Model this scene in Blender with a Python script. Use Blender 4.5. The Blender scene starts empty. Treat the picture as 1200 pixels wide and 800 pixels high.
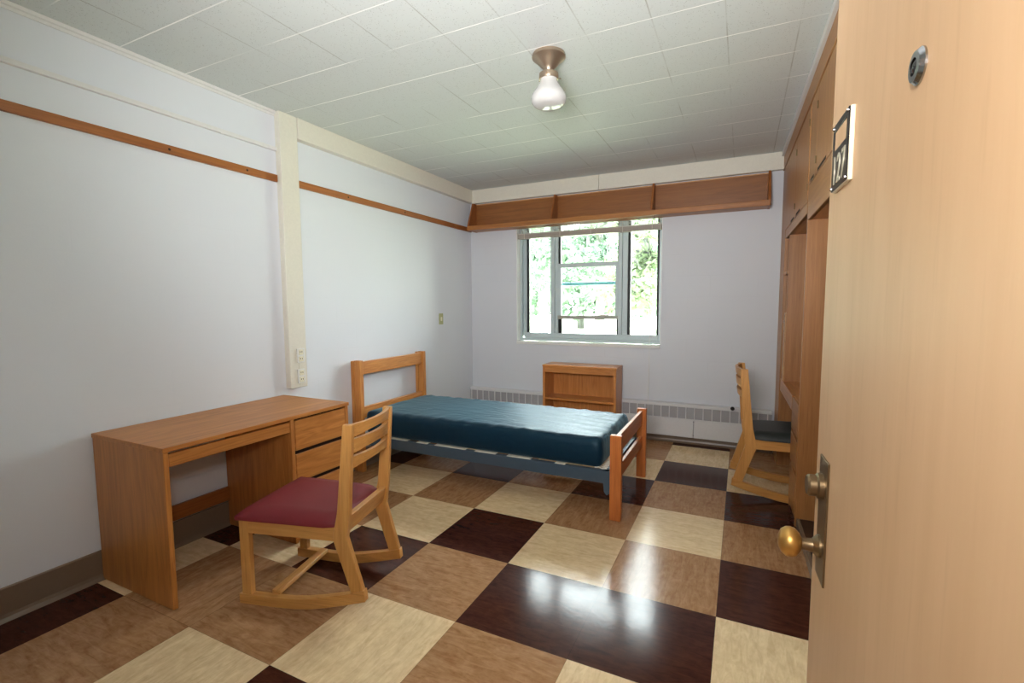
import bpy, bmesh, math, random
from mathutils import Vector, Matrix
random.seed(7)
SC = bpy.context.scene
COL = SC.collection
PI = math.pi
T = 0.508            # floor tile
XL, YB, H = -1.795, 2.66, 2.66

# ------------------------------------------------------------------ materials
def srgb(r, g, b):
    f = lambda c: (c/255/12.92) if c/255 <= .04045 else ((c/255+.055)/1.055)**2.4
    return (f(r), f(g), f(b), 1)

class NT:
    def __init__(s, name):
        s.m = bpy.data.materials.new(name); s.m.use_nodes = True
        s.t = s.m.node_tree; s.n = s.t.nodes; s.l = s.t.links
        s.b = s.n['Principled BSDF']
    def add(s, kind, **kw):
        n = s.n.new(kind)
        for k, v in kw.items():
            if k in n.inputs: n.inputs[k].default_value = v
            else: setattr(n, k, v)
        return n
    def link(s, a, b): s.l.new(a, b)
    def math(s, op, a, b=None, c=None):
        n = s.n.new('ShaderNodeMath'); n.operation = op
        for i, v in enumerate((a, b, c)):
            if v is None: continue
            if isinstance(v, (int, float)): n.inputs[i].default_value = v
            else: s.link(v, n.inputs[i])
        return n.outputs[0]
    def mix(s, fac, a, b, mode='MIX'):
        n = s.n.new('ShaderNodeMix'); n.data_type = 'RGBA'; n.blend_type = mode
        for key, v in ((0, fac), (6, a), (7, b)):
            if isinstance(v, (int, float)): n.inputs[key].default_value = v
            elif isinstance(v, tuple): n.inputs[key].default_value = v
            else: s.link(v, n.inputs[key])
        return n.outputs[2]
    def ramp(s, fac, stops):
        n = s.n.new('ShaderNodeValToRGB'); e = n.color_ramp.elements
        while len(e) < len(stops): e.new(.5)
        for el, (p, c) in zip(e, stops): el.position = p; el.color = c
        s.link(fac, n.inputs[0]); return n.outputs[0]
    def coords(s, scale=(1, 1, 1), rand=False, rot=(0, 0, 0)):
        tc = s.n.new('ShaderNodeTexCoord'); v = tc.outputs['Object']
        if rand:
            oi = s.n.new('ShaderNodeObjectInfo'); vm = s.n.new('ShaderNodeVectorMath'); vm.operation = 'MULTIPLY_ADD'
            cx = s.n.new('ShaderNodeCombineXYZ')
            for i in range(3): s.link(oi.outputs['Random'], cx.inputs[i])
            s.link(cx.outputs[0], vm.inputs[0]); vm.inputs[1].default_value = (7.3, 5.1, 9.7); s.link(v, vm.inputs[2]); v = vm.outputs[0]
        mp = s.n.new('ShaderNodeMapping'); mp.inputs['Scale'].default_value = scale; mp.inputs['Rotation'].default_value = rot
        s.link(v, mp.inputs['Vector']); return mp.outputs[0]
    def noise(s, vec, scale=5, detail=4, rough=.55, dist=0):
        n = s.n.new('ShaderNodeTexNoise'); n.inputs['Scale'].default_value = scale; n.inputs['Detail'].default_value = detail
        n.inputs['Roughness'].default_value = rough; n.inputs['Distortion'].default_value = dist
        s.link(vec, n.inputs['Vector']); return n.outputs['Fac']
    def bump(s, h, strength=.2, dist=.002):
        n = s.n.new('ShaderNodeBump'); n.inputs['Strength'].default_value = strength; n.inputs['Distance'].default_value = dist
        s.link(h, n.inputs['Height']); s.link(n.outputs[0], s.b.inputs['Normal'])
    def base(s, c):
        if isinstance(c, tuple): s.b.inputs['Base Color'].default_value = c
        else: s.link(c, s.b.inputs['Base Color'])
    def set(s, **kw):
        for k, v in kw.items(): s.b.inputs[k.replace('_', ' ')].default_value = v

def plain(name, col, rough=.5, metal=0, bump=0, spec=.5, bscale=60):
    t = NT(name); v = t.coords()
    n = t.noise(v, bscale, 3)
    d = tuple(c*.88 for c in col[:3])+(1,)
    t.base(t.mix(n, d, col)); t.set(Roughness=rough, Metallic=metal)
    t.b.inputs['Specular IOR Level'].default_value = spec
    if bump: t.bump(n, bump)
    return t.m

def wood(name, axis, light, dark, rough=.38, fine=1.0, cathedral=.5, spec=.5, coat=0, pore=.55):
    """oak-like grain running along the given local axis"""
    t = NT(name)
    sc = [38*fine]*3; sc['xyz'.index(axis)] = 1.6
    v = t.coords(tuple(sc), True)
    n1 = t.noise(v, 1.0, 6, .65, .3)
    sc2 = [7.0*fine]*3; sc2['xyz'.index(axis)] = .75
    v2 = t.coords(tuple(sc2), True)
    n2 = t.noise(v2, 1.0, 3, .5, .8)
    rings = t.math('MULTIPLY_ADD', t.math('SINE', t.math('MULTIPLY', n2, 55.0)), .5, .5)
    f = t.math('ADD', t.math('MULTIPLY', n1, 1-cathedral*.5), t.math('MULTIPLY', rings, cathedral*.32))
    c = t.ramp(f, [(.25, dark), (.72, light)])
    v3 = t.coords((1.5, 1.5, 1.5), True)
    big = t.noise(v3, 1.2, 2)
    c = t.mix(t.math('MULTIPLY', big, .35), c, tuple(x*.72 for x in light[:3])+(1,))
    sc4 = [150*fine]*3; sc4['xyz'.index(axis)] = 5
    pores = t.noise(t.coords(tuple(sc4), True), 1.0, 2, .6)
    pc = t.ramp(pores, [(.30, (.62, .55, .5, 1)), (.42, (1, 1, 1, 1))])
    c = t.mix(pore, c, t.mix(1.0, c, pc, 'MULTIPLY'))
    t.base(c); t.set(Roughness=rough); t.b.inputs['Specular IOR Level'].default_value = spec
    t.b.inputs['Coat Weight'].default_value = coat; t.b.inputs['Coat Roughness'].default_value = .12
    t.bump(n1, .06, .001)
    return t.m

OAK_L, OAK_D = srgb(210, 143, 80), srgb(170, 103, 47)
M = {}
for ax in 'xyz':
    M['oak_'+ax] = wood('oak_'+ax, ax, OAK_L, OAK_D, rough=.3)
    M['desk_'+ax] = wood('desk_'+ax, ax, srgb(206, 137, 71), srgb(160, 97, 40))
    M['chair_'+ax] = wood('chair_'+ax, ax, srgb(222, 166, 95), srgb(188, 127, 62), cathedral=.3)
    M['bed_'+ax] = wood('bed_'+ax, ax, srgb(210, 146, 76), srgb(172, 104, 48))
    M['post_'+ax] = wood('post_'+ax, ax, srgb(206, 124, 62), srgb(160, 84, 34), cathedral=.3)
    M['ward_'+ax] = wood('ward_'+ax, ax, srgb(184, 130, 78), srgb(150, 99, 54), fine=1.4, cathedral=.25)
    M['shelf_'+ax] = wood('shelf_'+ax, ax, srgb(178, 117, 60), srgb(136, 82, 36), fine=1.1, cathedral=.25)
    M['rail_'+ax] = wood('rail_'+ax, ax, srgb(164, 100, 48), srgb(124, 70, 28), fine=1.4, cathedral=.3)
M['shelf_back'] = wood('shelf_back_shaded_x', 'x', srgb(154, 98, 48), srgb(116, 68, 29), fine=1.1, cathedral=.25)  # shelf oak darkened: shade inside the shelf is put into the colour
M['birch'] = wood('birch_z', 'z', srgb(216, 180, 142), srgb(204, 166, 127), rough=.46, fine=.45, cathedral=.12, coat=.0, pore=.12, spec=.22)
M['pale_oak'] = wood('pale_oak_y', 'y', srgb(205, 160, 112), srgb(178, 128, 82))

def wall_mat(name, col, plane):
    """painted concrete block: faint joints and roller texture"""
    t = NT(name); tc = t.n.new('ShaderNodeTexCoord'); sp = t.n.new('ShaderNodeSeparateXYZ')
    t.link(tc.outputs['Object'], sp.inputs[0])
    cb = t.n.new('ShaderNodeCombineXYZ')
    t.link(sp.outputs['Y' if plane == 'x' else 'X'], cb.inputs[0]); t.link(sp.outputs['Z'], cb.inputs[1])
    br = t.n.new('ShaderNodeTexBrick'); br.inputs['Scale'].default_value = 1
    br.inputs['Brick Width'].default_value = .4; br.inputs['Row Height'].default_value = .203
    br.inputs['Mortar Size'].default_value = .005; br.inputs['Mortar Smooth'].default_value = .6
    t.link(cb.outputs[0], br.inputs['Vector'])
    v = t.coords()
    n = t.noise(v, 1.4, 4); n2 = t.noise(v, 110, 3)
    c = t.mix(n, tuple(x*.96 for x in col[:3])+(1,), col)
    sm = t.noise(t.coords((1, 1, 6)), 2.6, 5, .7, 1.5)
    c = t.mix(t.ramp(sm, [(.62, (0, 0, 0, 1)), (.74, (.35, .35, .35, 1))]), c, tuple(x*.93 for x in col[:3])+(1,))
    gap = t.math('MULTIPLY', br.outputs['Fac'], t.math('MULTIPLY', t.ramp(n, [(.4, (0, 0, 0, 1)), (.62, (1, 1, 1, 1))]), .25 if plane == 'x' else .5))
    c = t.mix(t.math('MULTIPLY', gap, .3), c, tuple(x*.8 for x in col[:3])+(1,))
    t.base(c); t.set(Roughness=.55)
    t.bump(t.math('SUBTRACT', t.math('MULTIPLY', n2, .35), gap), .22, .004)
    return t.m
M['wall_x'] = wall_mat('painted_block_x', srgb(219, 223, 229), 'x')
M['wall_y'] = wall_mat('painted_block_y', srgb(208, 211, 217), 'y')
M['cream'] = plain('cream_paint', srgb(224, 220, 206), .4)
M['white'] = plain('white_paint', srgb(226, 226, 222), .4)
M['reveal'] = plain('reveal_daylit_white', srgb(244, 246, 244), .5)  # near-white so the daylight on the jambs is put into the colour
M['crown'] = plain('white_trim', srgb(224, 224, 222), .45)

def ceiling_mat():
    t = NT('ceiling_tiles'); tc = t.n.new('ShaderNodeTexCoord'); sp = t.n.new('ShaderNodeSeparateXYZ')
    t.link(tc.outputs['Object'], sp.inputs[0])
    P = .3087
    def seam(out, o, w):
        a = t.math('DIVIDE', t.math('SUBTRACT', out, o), P)
        d = t.math('ABSOLUTE', t.math('SUBTRACT', t.math('FRACT', t.math('ADD', a, .5)), .5))
        return t.math('LESS_THAN', d, w/P)
    v = t.coords()
    vis = t.noise(v, 2.1, 2)
    sx = t.math('MULTIPLY', seam(sp.outputs['X'], .048, .0030), t.ramp(vis, [(.44, (.06, .06, .06, 1)), (.6, (1, 1, 1, 1))]))
    sy = t.math('MULTIPLY', seam(sp.outputs['Y'], .175, .0032), t.ramp(t.noise(t.coords((.7, 1.3, 1)), 2.6, 2), [(.40, (.06, .06, .06, 1)), (.55, (1, 1, 1, 1))]))
    base = srgb(204, 209, 208)
    # pin holes, denser on some tiles
    vo = t.n.new('ShaderNodeTexVoronoi'); vo.inputs['Scale'].default_value = 120; t.link(v, vo.inputs['Vector'])
    hole = t.math('LESS_THAN', vo.outputs['Distance'], .26)
    vo2 = t.noise(v, 60, 2)
    hole = t.math('MULTIPLY', hole, t.ramp(vo2, [(.5, (0, 0, 0, 1)), (.56, (1, 1, 1, 1))]))
    c = t.mix(t.math('MULTIPLY', hole, .42), base, srgb(110, 110, 100))
    # dark gaps (x seams) and bright lips (y seams)
    c = t.mix(t.math('MULTIPLY', sx, .55), c, srgb(140, 138, 128))
    c = t.mix(t.math('MULTIPLY', sy, .95), c, srgb(255, 255, 252))
    t.base(c); t.set(Roughness=.8)
    t.bump(t.math('ADD', t.noise(v, 90, 3), t.math('MULTIPLY', sx, -1.0)), .12, .003)
    return t.m
M['ceiling'] = ceiling_mat()

def lino(name, c1, c2, rough, swap=False):
    t = NT(name)
    v = t.coords((3, 14, 1) if not swap else (14, 3, 1)); n = t.noise(v, 2.6, 7, .66, 1.0)
    n2 = t.noise(t.coords((1, 1, 1)), 26, 4, .6)
    f = t.math('ADD', t.math('MULTIPLY', n, .7), t.math('MULTIPLY', n2, .3))
    c = t.ramp(f, [(.36, c2), (.62, c1)])
    tc = t.n.new('ShaderNodeTexCoord'); sp = t.n.new('ShaderNodeSeparateXYZ'); t.link(tc.outputs['Object'], sp.inputs[0])
    g = None
    for o in 'XY':
        a = t.math('FRACT', t.math('ADD', t.math('DIVIDE', sp.outputs[o], T), .5))
        d = t.math('LESS_THAN', t.math('ABSOLUTE', t.math('SUBTRACT', a, .5)), .0022)
        g = d if g is None else t.math('MAXIMUM', g, d)
    c = t.mix(t.math('MULTIPLY', g, .6), c, tuple(x*.4 for x in c2[:3])+(1,))
    t.base(c)
    rn = t.ramp(t.noise(t.coords(), 5, 4), [(.3, (rough*.85,)*3+(1,)), (.7, (rough*1.2,)*3+(1,))])
    t.link(rn, t.b.inputs['Roughness'])
    t.b.inputs['Specular IOR Level'].default_value = .13
    w = t.noise(t.coords((1, 1, 1)), 38, 3)
    t.bump(t.math('SUBTRACT', w, t.math('MULTIPLY', g, 1.5)), .10, .002)
    return t.m
FLOORM = [lino('linoleum_cream', srgb(236, 212, 172), srgb(210, 180, 138), .165),
          lino('linoleum_cream_turned', srgb(236, 212, 172), srgb(210, 180, 138), .165, True),
          lino('linoleum_tan', srgb(178, 137, 99), srgb(142, 101, 67), .165),
          lino('linoleum_tan_turned', srgb(178, 137, 99), srgb(142, 101, 67), .165, True),
          lino('linoleum_dark', srgb(78, 42, 32), srgb(50, 25, 19), .14)]

M['base'] = plain('brown_vinyl', srgb(122, 103, 84), .35)
M['red'] = None
def fabric(name, col, rough, bscale):
    t = NT(name); v = t.coords(); n = t.noise(v, bscale, 2); n2 = t.noise(v, 7, 3)
    t.base(t.mix(n2, tuple(c*.8 for c in col[:3])+(1,), col)); t.set(Roughness=rough)
    t.bump(n, .15, .001); return t.m
M['red'] = fabric('burgundy_vinyl', srgb(126, 28, 38), .55, 500)
M['black'] = fabric('black_green_vinyl', srgb(38, 44, 42), .5, 300)
def mattress_mat():
    t = NT('navy_teal_vinyl'); v = t.coords((1.0, 1.0, 1.0))
    n = t.noise(t.coords((2, 7, 3)), 2.2, 4, .5, 1.0); n2 = t.noise(v, 9, 3)
    t.base(t.mix(n2, srgb(5, 30, 47), srgb(8, 38, 56))); t.set(Roughness=.45); t.b.inputs['Sheen Weight'].default_value = .26; t.b.inputs['Sheen Roughness'].default_value = .4; t.b.inputs['Sheen Tint'].default_value = (.36, .70, .84, 1)
    t.b.inputs['Specular IOR Level'].default_value = .3; t.b.inputs['Specular Tint'].default_value = (.55, .85, 1, 1)
    t.bump(t.math('ADD', n, t.math('MULTIPLY', n2, .2)), .35, .02); return t.m
M['mattress'] = mattress_mat()
M['steel'] = plain('blue_grey_steel', srgb(66, 84, 100), .4, .2)
M['spring'] = plain('pale_steel', srgb(232, 226, 210), .4, .1)
M['alum'] = plain('grey_aluminium', srgb(196, 210, 212), .45, .15)
M['alum_beige'] = plain('beige_aluminium', srgb(172, 174, 164), .45, .1)
M['teal'] = plain('teal_gasket', srgb(74, 118, 122), .4)
M['gasket'] = plain('black_gasket', srgb(18, 24, 24), .5)
M['blind_slat'] = plain('blind_slat', srgb(206, 204, 196), .4)
M['blind_rail_shade'] = plain('blind_rail_shade', srgb(168, 160, 150), .4)  # grey of the bottom rail, also painted shade for the stacked slats
M['cord'] = plain('white_cord', srgb(225, 222, 212), .6)
M['nickel'] = plain('brushed_nickel', srgb(178, 160, 140), .36, .85, bscale=200)
M['bronze'] = plain('aged_bronze', srgb(140, 120, 92), .38, .9, bscale=90)
M['brass'] = plain('worn_brass', srgb(212, 164, 92), .38, .9, bscale=30)
M['chrome'] = plain('chrome', srgb(170, 172, 176), .2, 1.0)
M['lens'] = plain('dark_glass_lens', srgb(24, 24, 28), .05)
M['ivory'] = plain('ivory_plastic', srgb(232, 226, 200), .35)
M['olive'] = plain('olive_plastic', srgb(176, 178, 128), .4)
M['ink'] = plain('black_plastic', srgb(24, 22, 22), .3)
M['slot'] = plain('shadow_gap', srgb(46, 26, 14), .8)  # shade of gaps and recesses put into a colour; also dark screw heads
M['digit'] = plain('silver_digit', srgb(206, 200, 180), .35, .4)
M['heater'] = plain('heater_enamel', srgb(216, 216, 218), .35)
M['mesh'] = plain('grille_mesh', srgb(162, 161, 164), .6)
M['trunk'] = plain('bark', (.04, .042, .038, 1), .9, bscale=8)
M['lawn'] = plain('sunlit_lawn', srgb(200, 212, 176), .9, bscale=2)
M['dark'] = plain('closet_floor_vinyl', srgb(50, 32, 26), .3, bscale=14)
def opal():
    t = NT('opal_glass'); v = t.coords(); n = t.noise(v, 12, 2)
    t.base(t.mix(n, srgb(196, 195, 192), srgb(206, 205, 203))); t.set(Roughness=.12)
    t.b.inputs['Subsurface Weight'].default_value = .15; t.b.inputs['Subsurface Radius'].default_value = (.03, .03, .03)
    return t.m
M['opal'] = opal()
def glass():
    t = NT('window_glass'); tr = t.n.new('ShaderNodeBsdfTransparent'); gl = t.n.new('ShaderNodeBsdfGlossy')
    v = t.coords(); n = t.noise(v, 3, 2)
    t.link(t.ramp(n, [(0, (.97, .99, .985, 1)), (1, (.985, 1, .99, 1))]), tr.inputs[0])
    gl.inputs['Roughness'].default_value = .02
    mx = t.n.new('ShaderNodeMixShader'); fr = t.n.new('ShaderNodeFresnel'); fr.inputs[0].default_value = 1.45
    t.link(fr.outputs[0], mx.inputs[0]); t.link(tr.outputs[0], mx.inputs[1]); t.link(gl.outputs[0], mx.inputs[2])
    t.link(mx.outputs[0], t.n['Material Output'].inputs[0]); return t.m
M['glass'] = glass()
def leafm(name, a, b):
    t = NT(name); oi = t.n.new('ShaderNodeNewGeometry')
    c = t.mix(oi.outputs['Random Per Island'], a, b)
    t.base(c); t.set(Roughness=.6)
    tl = t.n.new('ShaderNodeBsdfTranslucent'); t.link(c, tl.inputs[0])
    mx = t.n.new('ShaderNodeMixShader'); mx.inputs[0].default_value = .4
    t.link(t.b.outputs[0], mx.inputs[1]); t.link(tl.outputs[0], mx.inputs[2]); t.link(mx.outputs[0], t.n['Material Output'].inputs[0])
    return t.m
M['leaf_a'] = leafm('leaf_green', (.044, .082, .050, 1), (.060, .090, .064, 1))
M['leaf_b'] = leafm('leaf_yellow_green', (.058, .084, .036, 1), (.074, .090, .056, 1))

# ------------------------------------------------------------------ mesh helpers
def B(): return bmesh.new()
def box(bm, x0, x1, y0, y1, z0, z1, bev=0, seg=2):
    b2 = bmesh.new() if bev else bm
    vs = [b2.verts.new((x, y, z)) for x in (x0, x1) for y in (y0, y1) for z in (z0, z1)]
    for f in ((0, 1, 3, 2), (4, 6, 7, 5), (0, 4, 5, 1), (2, 3, 7, 6), (0, 2, 6, 4), (1, 5, 7, 3)):
        b2.faces.new([vs[i] for i in f])
    if bev:
        bmesh.ops.bevel(b2, geom=list(b2.edges), offset=bev, segments=seg, profile=.5, affect='EDGES')
        merge(bm, b2)
    return bm
def merge(bm, b2, mat=None):
    me = bpy.data.meshes.new('tmp'); b2.to_mesh(me); b2.free()
    if mat is not None: me.transform(mat)
    bm.from_mesh(me); bpy.data.meshes.remove(me)
def prism(bm, pts, axis, a, b, bev=0):
    """extrude a 2D outline along an axis. axis y: pts=(x,z); x: pts=(y,z); z: pts=(x,y)"""
    b2 = bmesh.new()
    def P(p, k): return {'y': (p[0], k, p[1]), 'x': (k, p[0], p[1]), 'z': (p[0], p[1], k)}[axis]
    A = [b2.verts.new(P(p, a)) for p in pts]; C = [b2.verts.new(P(p, b)) for p in pts]
    n = len(pts)
    b2.faces.new(A); b2.faces.new(C[::-1])
    for i in range(n): b2.faces.new((A[i], C[i], C[(i+1) % n], A[(i+1) % n]))
    bmesh.ops.recalc_face_normals(b2, faces=list(b2.faces))
    if bev: bmesh.ops.bevel(b2, geom=list(b2.edges), offset=bev, segments=1, profile=.5, affect='EDGES')
    merge(bm, b2); return bm
def lathe(bm, prof, n=32, mat=None):
    b2 = bmesh.new(); rings = []
    for r, z in prof:
        rings.append([b2.verts.new((r*math.cos(2*PI*i/n), r*math.sin(2*PI*i/n), z)) for i in range(n)])
    for A, C in zip(rings, rings[1:]):
        for i in range(n): b2.faces.new((A[i], A[(i+1) % n], C[(i+1) % n], C[i]))
    b2.faces.new(rings[0][::-1]); b2.faces.new(rings[-1])
    bmesh.ops.remove_doubles(b2, verts=list(b2.verts), dist=1e-5)
    bmesh.ops.recalc_face_normals(b2, faces=list(b2.faces))
    merge(bm, b2, mat); return bm
def tube(bm, pts, r, n=8):
    pts = [Vector(p) for p in pts]; rings = []
    for i, p in enumerate(pts):
        d = (pts[min(i+1, len(pts)-1)]-pts[max(i-1, 0)]).normalized()
        u = d.cross(Vector((0, 0, 1)) if abs(d.z) < .9 else Vector((1, 0, 0))).normalized(); w = d.cross(u)
        rr = r[i] if isinstance(r, (list, tuple)) else r
        rings.append([bm.verts.new(p+(u*math.cos(2*PI*k/n)+w*math.sin(2*PI*k/n))*rr) for k in range(n)])
    for A, C in zip(rings, rings[1:]):
        for k in range(n): bm.faces.new((A[k], C[k], C[(k+1) % n], A[(k+1) % n]))
    bm.faces.new(rings[0]); bm.faces.new(rings[-1][::-1])
    return bm
def obj(name, bm, mat, parent=None, smooth=False, label=None, angle=None):
    me = bpy.data.meshes.new(name)
    bmesh.ops.recalc_face_normals(bm, faces=list(bm.faces))
    bm.to_mesh(me); bm.free()
    for m in (mat if isinstance(mat, list) else [mat]): me.materials.append(m)
    o = bpy.data.objects.new(name, me); COL.objects.link(o)
    if parent: o.parent = parent
    if smooth:
        for p in me.polygons: p.use_smooth = True
        me.set_sharp_from_angle(angle=math.radians(angle or 35))
    if label: o['label'] = label
    return o
def struct(name, bm, mat, parent=None, **k):
    o = obj(name, bm, mat, parent, **k)
    if not parent: o['kind'] = 'structure'
    return o
def thing(name, label, cat, loc=(0, 0, 0), rz=0, group=None, scale=1):
    o = bpy.data.objects.new(name, None); COL.objects.link(o)
    o.location = loc; o.rotation_euler = (0, 0, rz); o.scale = (scale,)*3; o.empty_display_size = .1
    o['label'] = label; o['category'] = cat
    if group: o['group'] = group
    return o
def tag(o, label, cat, group=None):
    o['label'] = label; o['category'] = cat
    if group: o['group'] = group
    return o
def rebase(o, p):
    """move an object's origin to p keeping its mesh in place"""
    o.data.transform(Matrix.Translation(-Vector(p))); o.location = p; return o

# ------------------------------------------------------------------ room shell
YF = -1.97          # inner face of the front wall (door wall)
XR = 2.02           # wall behind the wardrobe
# floor
PATT = {-4: 'TDCTTC', -3: 'DTCDTC', -2: 'CTTCTCD', -1: 'DCDTDDC', 0: 'CTCDCTD', 1: 'TCTCTCT',
        2: 'DTDTDTD', 3: 'TCTCCDC', 4: 'CDCTTCT', 5: 'DTCDTDT'}
bm = B()
x0f, x1f, y0f, y1f = XL-.02, XR+.1, -3.9, YB+.02
for j in range(-8, 6):
    row = PATT.get(j) or 'CTDCTDT'
    for i in range(-4, 5):
        xa, xb = max(i*T, x0f), min((i+1)*T, x1f); ya, yb = max(j*T, y0f), min((j+1)*T, y1f)
        if xb <= xa or yb <= ya: continue
        ch = row[(i+4) % len(row)]
        f = bm.faces.new([bm.verts.new((x, y, 0)) for x, y in ((xa, ya), (xb, ya), (xb, yb), (xa, yb))])
        alt = (i*7+j*3) % 2
        f.material_index = {'C': 0+alt, 'T': 2+alt, 'D': 4}[ch]
bmesh.ops.remove_doubles(bm, verts=list(bm.verts), dist=1e-4)
floor = struct('floor', bm, FLOORM)
bm = B(); box(bm, XL-.15, XR+.15, -3.95, YB+.15, H, H+.1); struct('ceiling', bm, M['ceiling'])
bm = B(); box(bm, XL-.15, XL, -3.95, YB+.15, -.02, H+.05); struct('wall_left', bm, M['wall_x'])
WX0, WX1, WZ0, WZ1 = -1.208, .360, .935, 2.30
bm = B()
box(bm, XL, WX0, YB, YB+.2, -.02, H+.05); box(bm, WX1, XR+.15, YB, YB+.2, -.02, H+.05)
box(bm, WX0, WX1, YB, YB+.2, -.02, WZ0); box(bm, WX0, WX1, YB, YB+.2, WZ1, H+.05)
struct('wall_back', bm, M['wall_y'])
bm = B(); box(bm, XR, XR+.15, -3.95, YB+.15, -.02, H+.05); box(bm, 1.455, XR, YF-.02, -.06, 0, H+.02)
struct('wall_right', bm, M['wall_x'])
HX = 1.275          # hinge side of the doorway
bm = B()
box(bm, XL, HX-.95, YF-.13, YF, -.02, H+.05); box(bm, HX+.02, XR, YF-.13, YF, -.02, H+.05)
box(bm, HX-.95, HX+.02, YF-.13, YF, 2.14, H+.05)
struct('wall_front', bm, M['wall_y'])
bm = B(); box(bm, XL-.15, XR+.15, -4.0, -3.85, -.02, H+.05); struct('wall_corridor', bm, M['wall_y'])

# baseboards with a coved foot
def cove(u0, face):   # profile (offset from wall, z)
    return [(0, 0), (.028, 0), (.022, .006), (.014, .016), (.010, .03), (.009, .143), (.004, .148), (0, .148)]
bm = B(); prism(bm, [(XL+a, z) for a, z in cove(0, 0)], 'y', YF, YB); struct('baseboard_left', bm, M['base'])
bm = B(); prism(bm, [(YB-a, z) for a, z in cove(0, 0)], 'x', XL, 1.37); struct('baseboard_back', bm, M['base'])

# service chase on the left wall, beam casing, crown strip
bm = B(); box(bm, XL, XL+.05, .122, .262, .785, H, .003, 1)
struct('trim_1', bm, M['cream'], label='cream boxed-in service chase running down the left wall')
bm = B(); box(bm, XL, XL+.055, .266, YB, 2.517, H, .003, 1)
struct('trim_2', bm, M['cream'], label='cream beam casing along the top of the left wall')
bm = B(); box(bm, XL+.05, -.265, YB-.05, YB, 2.512, H, .002, 1); box(bm, -.262, 1.40, YB-.05, YB, 2.512, H, .002, 1)
struct('trim_3', bm, M['cream'], label='cream beam casing over the window wall')
bm = B(); prism(bm, [(XL, H-.03), (XL+.006, H-.03), (XL+.010, H-.018), (XL+.018, H-.014), (XL+.022, H), (XL, H)], 'y', YF, .122)
struct('trim_4', bm, M['crown'], label='narrow white crown strip at the ceiling')

# ------------------------------------------------------------------ window_1
win = bpy.data.objects.new('window_1', None); COL.objects.link(win); win.location = ((WX0+WX1)/2, YB+.1, WZ0); win['kind'] = 'structure'
wl = win.location
def wobj(name, fn, mat, label=None, parent=None):
    b = B(); fn(b); o = obj(name, b, mat, None, label=label)
    o.data.transform(Matrix.Translation(-Vector(wl))); o.parent = parent or win; return o
Y0, Y1 = 2.752, 2.81
def f_frame(b):
    box(b, WX0+.002, -1.184, Y0-.004, Y1, WZ0+.02, WZ1, .003, 1); box(b, -1.182, -1.128, Y0+.034, Y1, 1.0, WZ1, .003, 1)
    box(b, .322, WX1, Y0, Y1, WZ0+.02, WZ1, .003, 1)
    box(b, WX0, WX1, Y0-.012, Y1, WZ0+.018, .985, .003, 1); box(b, -1.16, .322, Y0, Y1, .985, 1.045, .003, 1)
    box(b, WX0, WX1, Y0, Y1, 2.235, WZ1, .003, 1)
wobj('window_frame', f_frame, M['alum'])
for a, c in ((-.838, -.790), (-.085, -.047)):
    wobj('mullion', lambda b: (box(b, a, c, Y0-.006, Y1, 1.045, 2.235, .003, 1)), M['alum'])
def f_casl(b):
    box(b, -.788, -.752, Y0+.004, Y1, 1.045, 2.235, .002, 1)
wobj('sash_stile', f_casl, M['alum'])
wobj('sash_stile', lambda b: box(b, -.045, .008, Y0+.004, Y1, 1.045, 2.235, .002, 1), M['alum'])
def f_gask(b):
    box(b, -1.128, -1.100, Y0+.01, Y1, 1.045, 2.235); box(b, .010, .036, Y0+.01, Y1, 1.045, 2.235); box(b, .300, .322, Y0+.01, Y1, 1.045, 2.235)
    box(b, -.752, -.728, Y0+.02, Y1, 1.80, 2.235); box(b, -.098, -.085, Y0+.02, Y1, 1.80, 2.235)
    box(b, -.752, -.712, Y0+.02, Y1, 1.045, 1.20); box(b, -.108, -.085, Y0+.02, Y1, 1.045, 1.20)
wobj('gasket', f_gask, M['gasket'], 'black rubber glazing gaskets')
def f_sash(b):
    box(b, -.755, -.085, Y0-.002, Y0+.035, 1.757, 1.802, .002, 1)
    box(b, -.752, -.715, Y0, Y0+.035, 1.20, 1.757, .002, 1); box(b, -.118, -.085, Y0, Y0+.035, 1.20, 1.757, .002, 1)
wobj('lower_sash', f_sash, M['alum'])
wobj('sash_bottom_rail', lambda b: box(b, -.755, -.085, Y0-.004, Y0+.035, 1.20, 1.24, .002, 1), M['alum_beige'], 'beige bottom rail of the sliding sash')
wobj('sash_lock', lambda b: (box(b, -.27, -.18, Y0-.02, Y0-.004, 1.236, 1.25, .003, 1)), M['white'])
wobj('meeting_rail', lambda b: box(b, -.752, -.088, Y1-.01, Y1+.01, 1.565, 1.60, .002, 1), M['teal'], 'teal meeting rail of the outer sash')
wobj('casement_bar', lambda b: (box(b, -1.10, -.838, Y1+.004, Y1+.014, 1.598, 1.612)), M['alum'])
wobj('casement_bar', lambda b: (box(b, .036, .30, Y1+.004, Y1+.014, 1.604, 1.618)), M['alum'])
wobj('window_handle', lambda b: (box(b, -1.15, -1.138, Y0-.012, Y0+.004, 1.09, 1.36, .003, 1)), M['alum'])
for a, c in ((-1.10, -.838), (-.752, -.085), (.036, .30)):
    wobj('glass_pane', lambda b: box(b, a, c, Y1-.03, Y1-.028, 1.045, 2.235), M['glass'])
wobj('reveal', lambda b: (box(b, WX0-.001, WX0+.004, YB-.001, Y0-.004, WZ0+.018, WZ1), box(b, WX1-.004, WX1+.001, YB-.001, Y0-.002, WZ0+.018, WZ1)), M['reveal'], 'added reveal lining, whitened to look daylit')
wobj('window_sill', lambda b: (box(b, WX0-.0, WX1+.0, YB-.018, Y0-.012, WZ0-.014, WZ0+.018, .004, 2)), M['white'])

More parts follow.
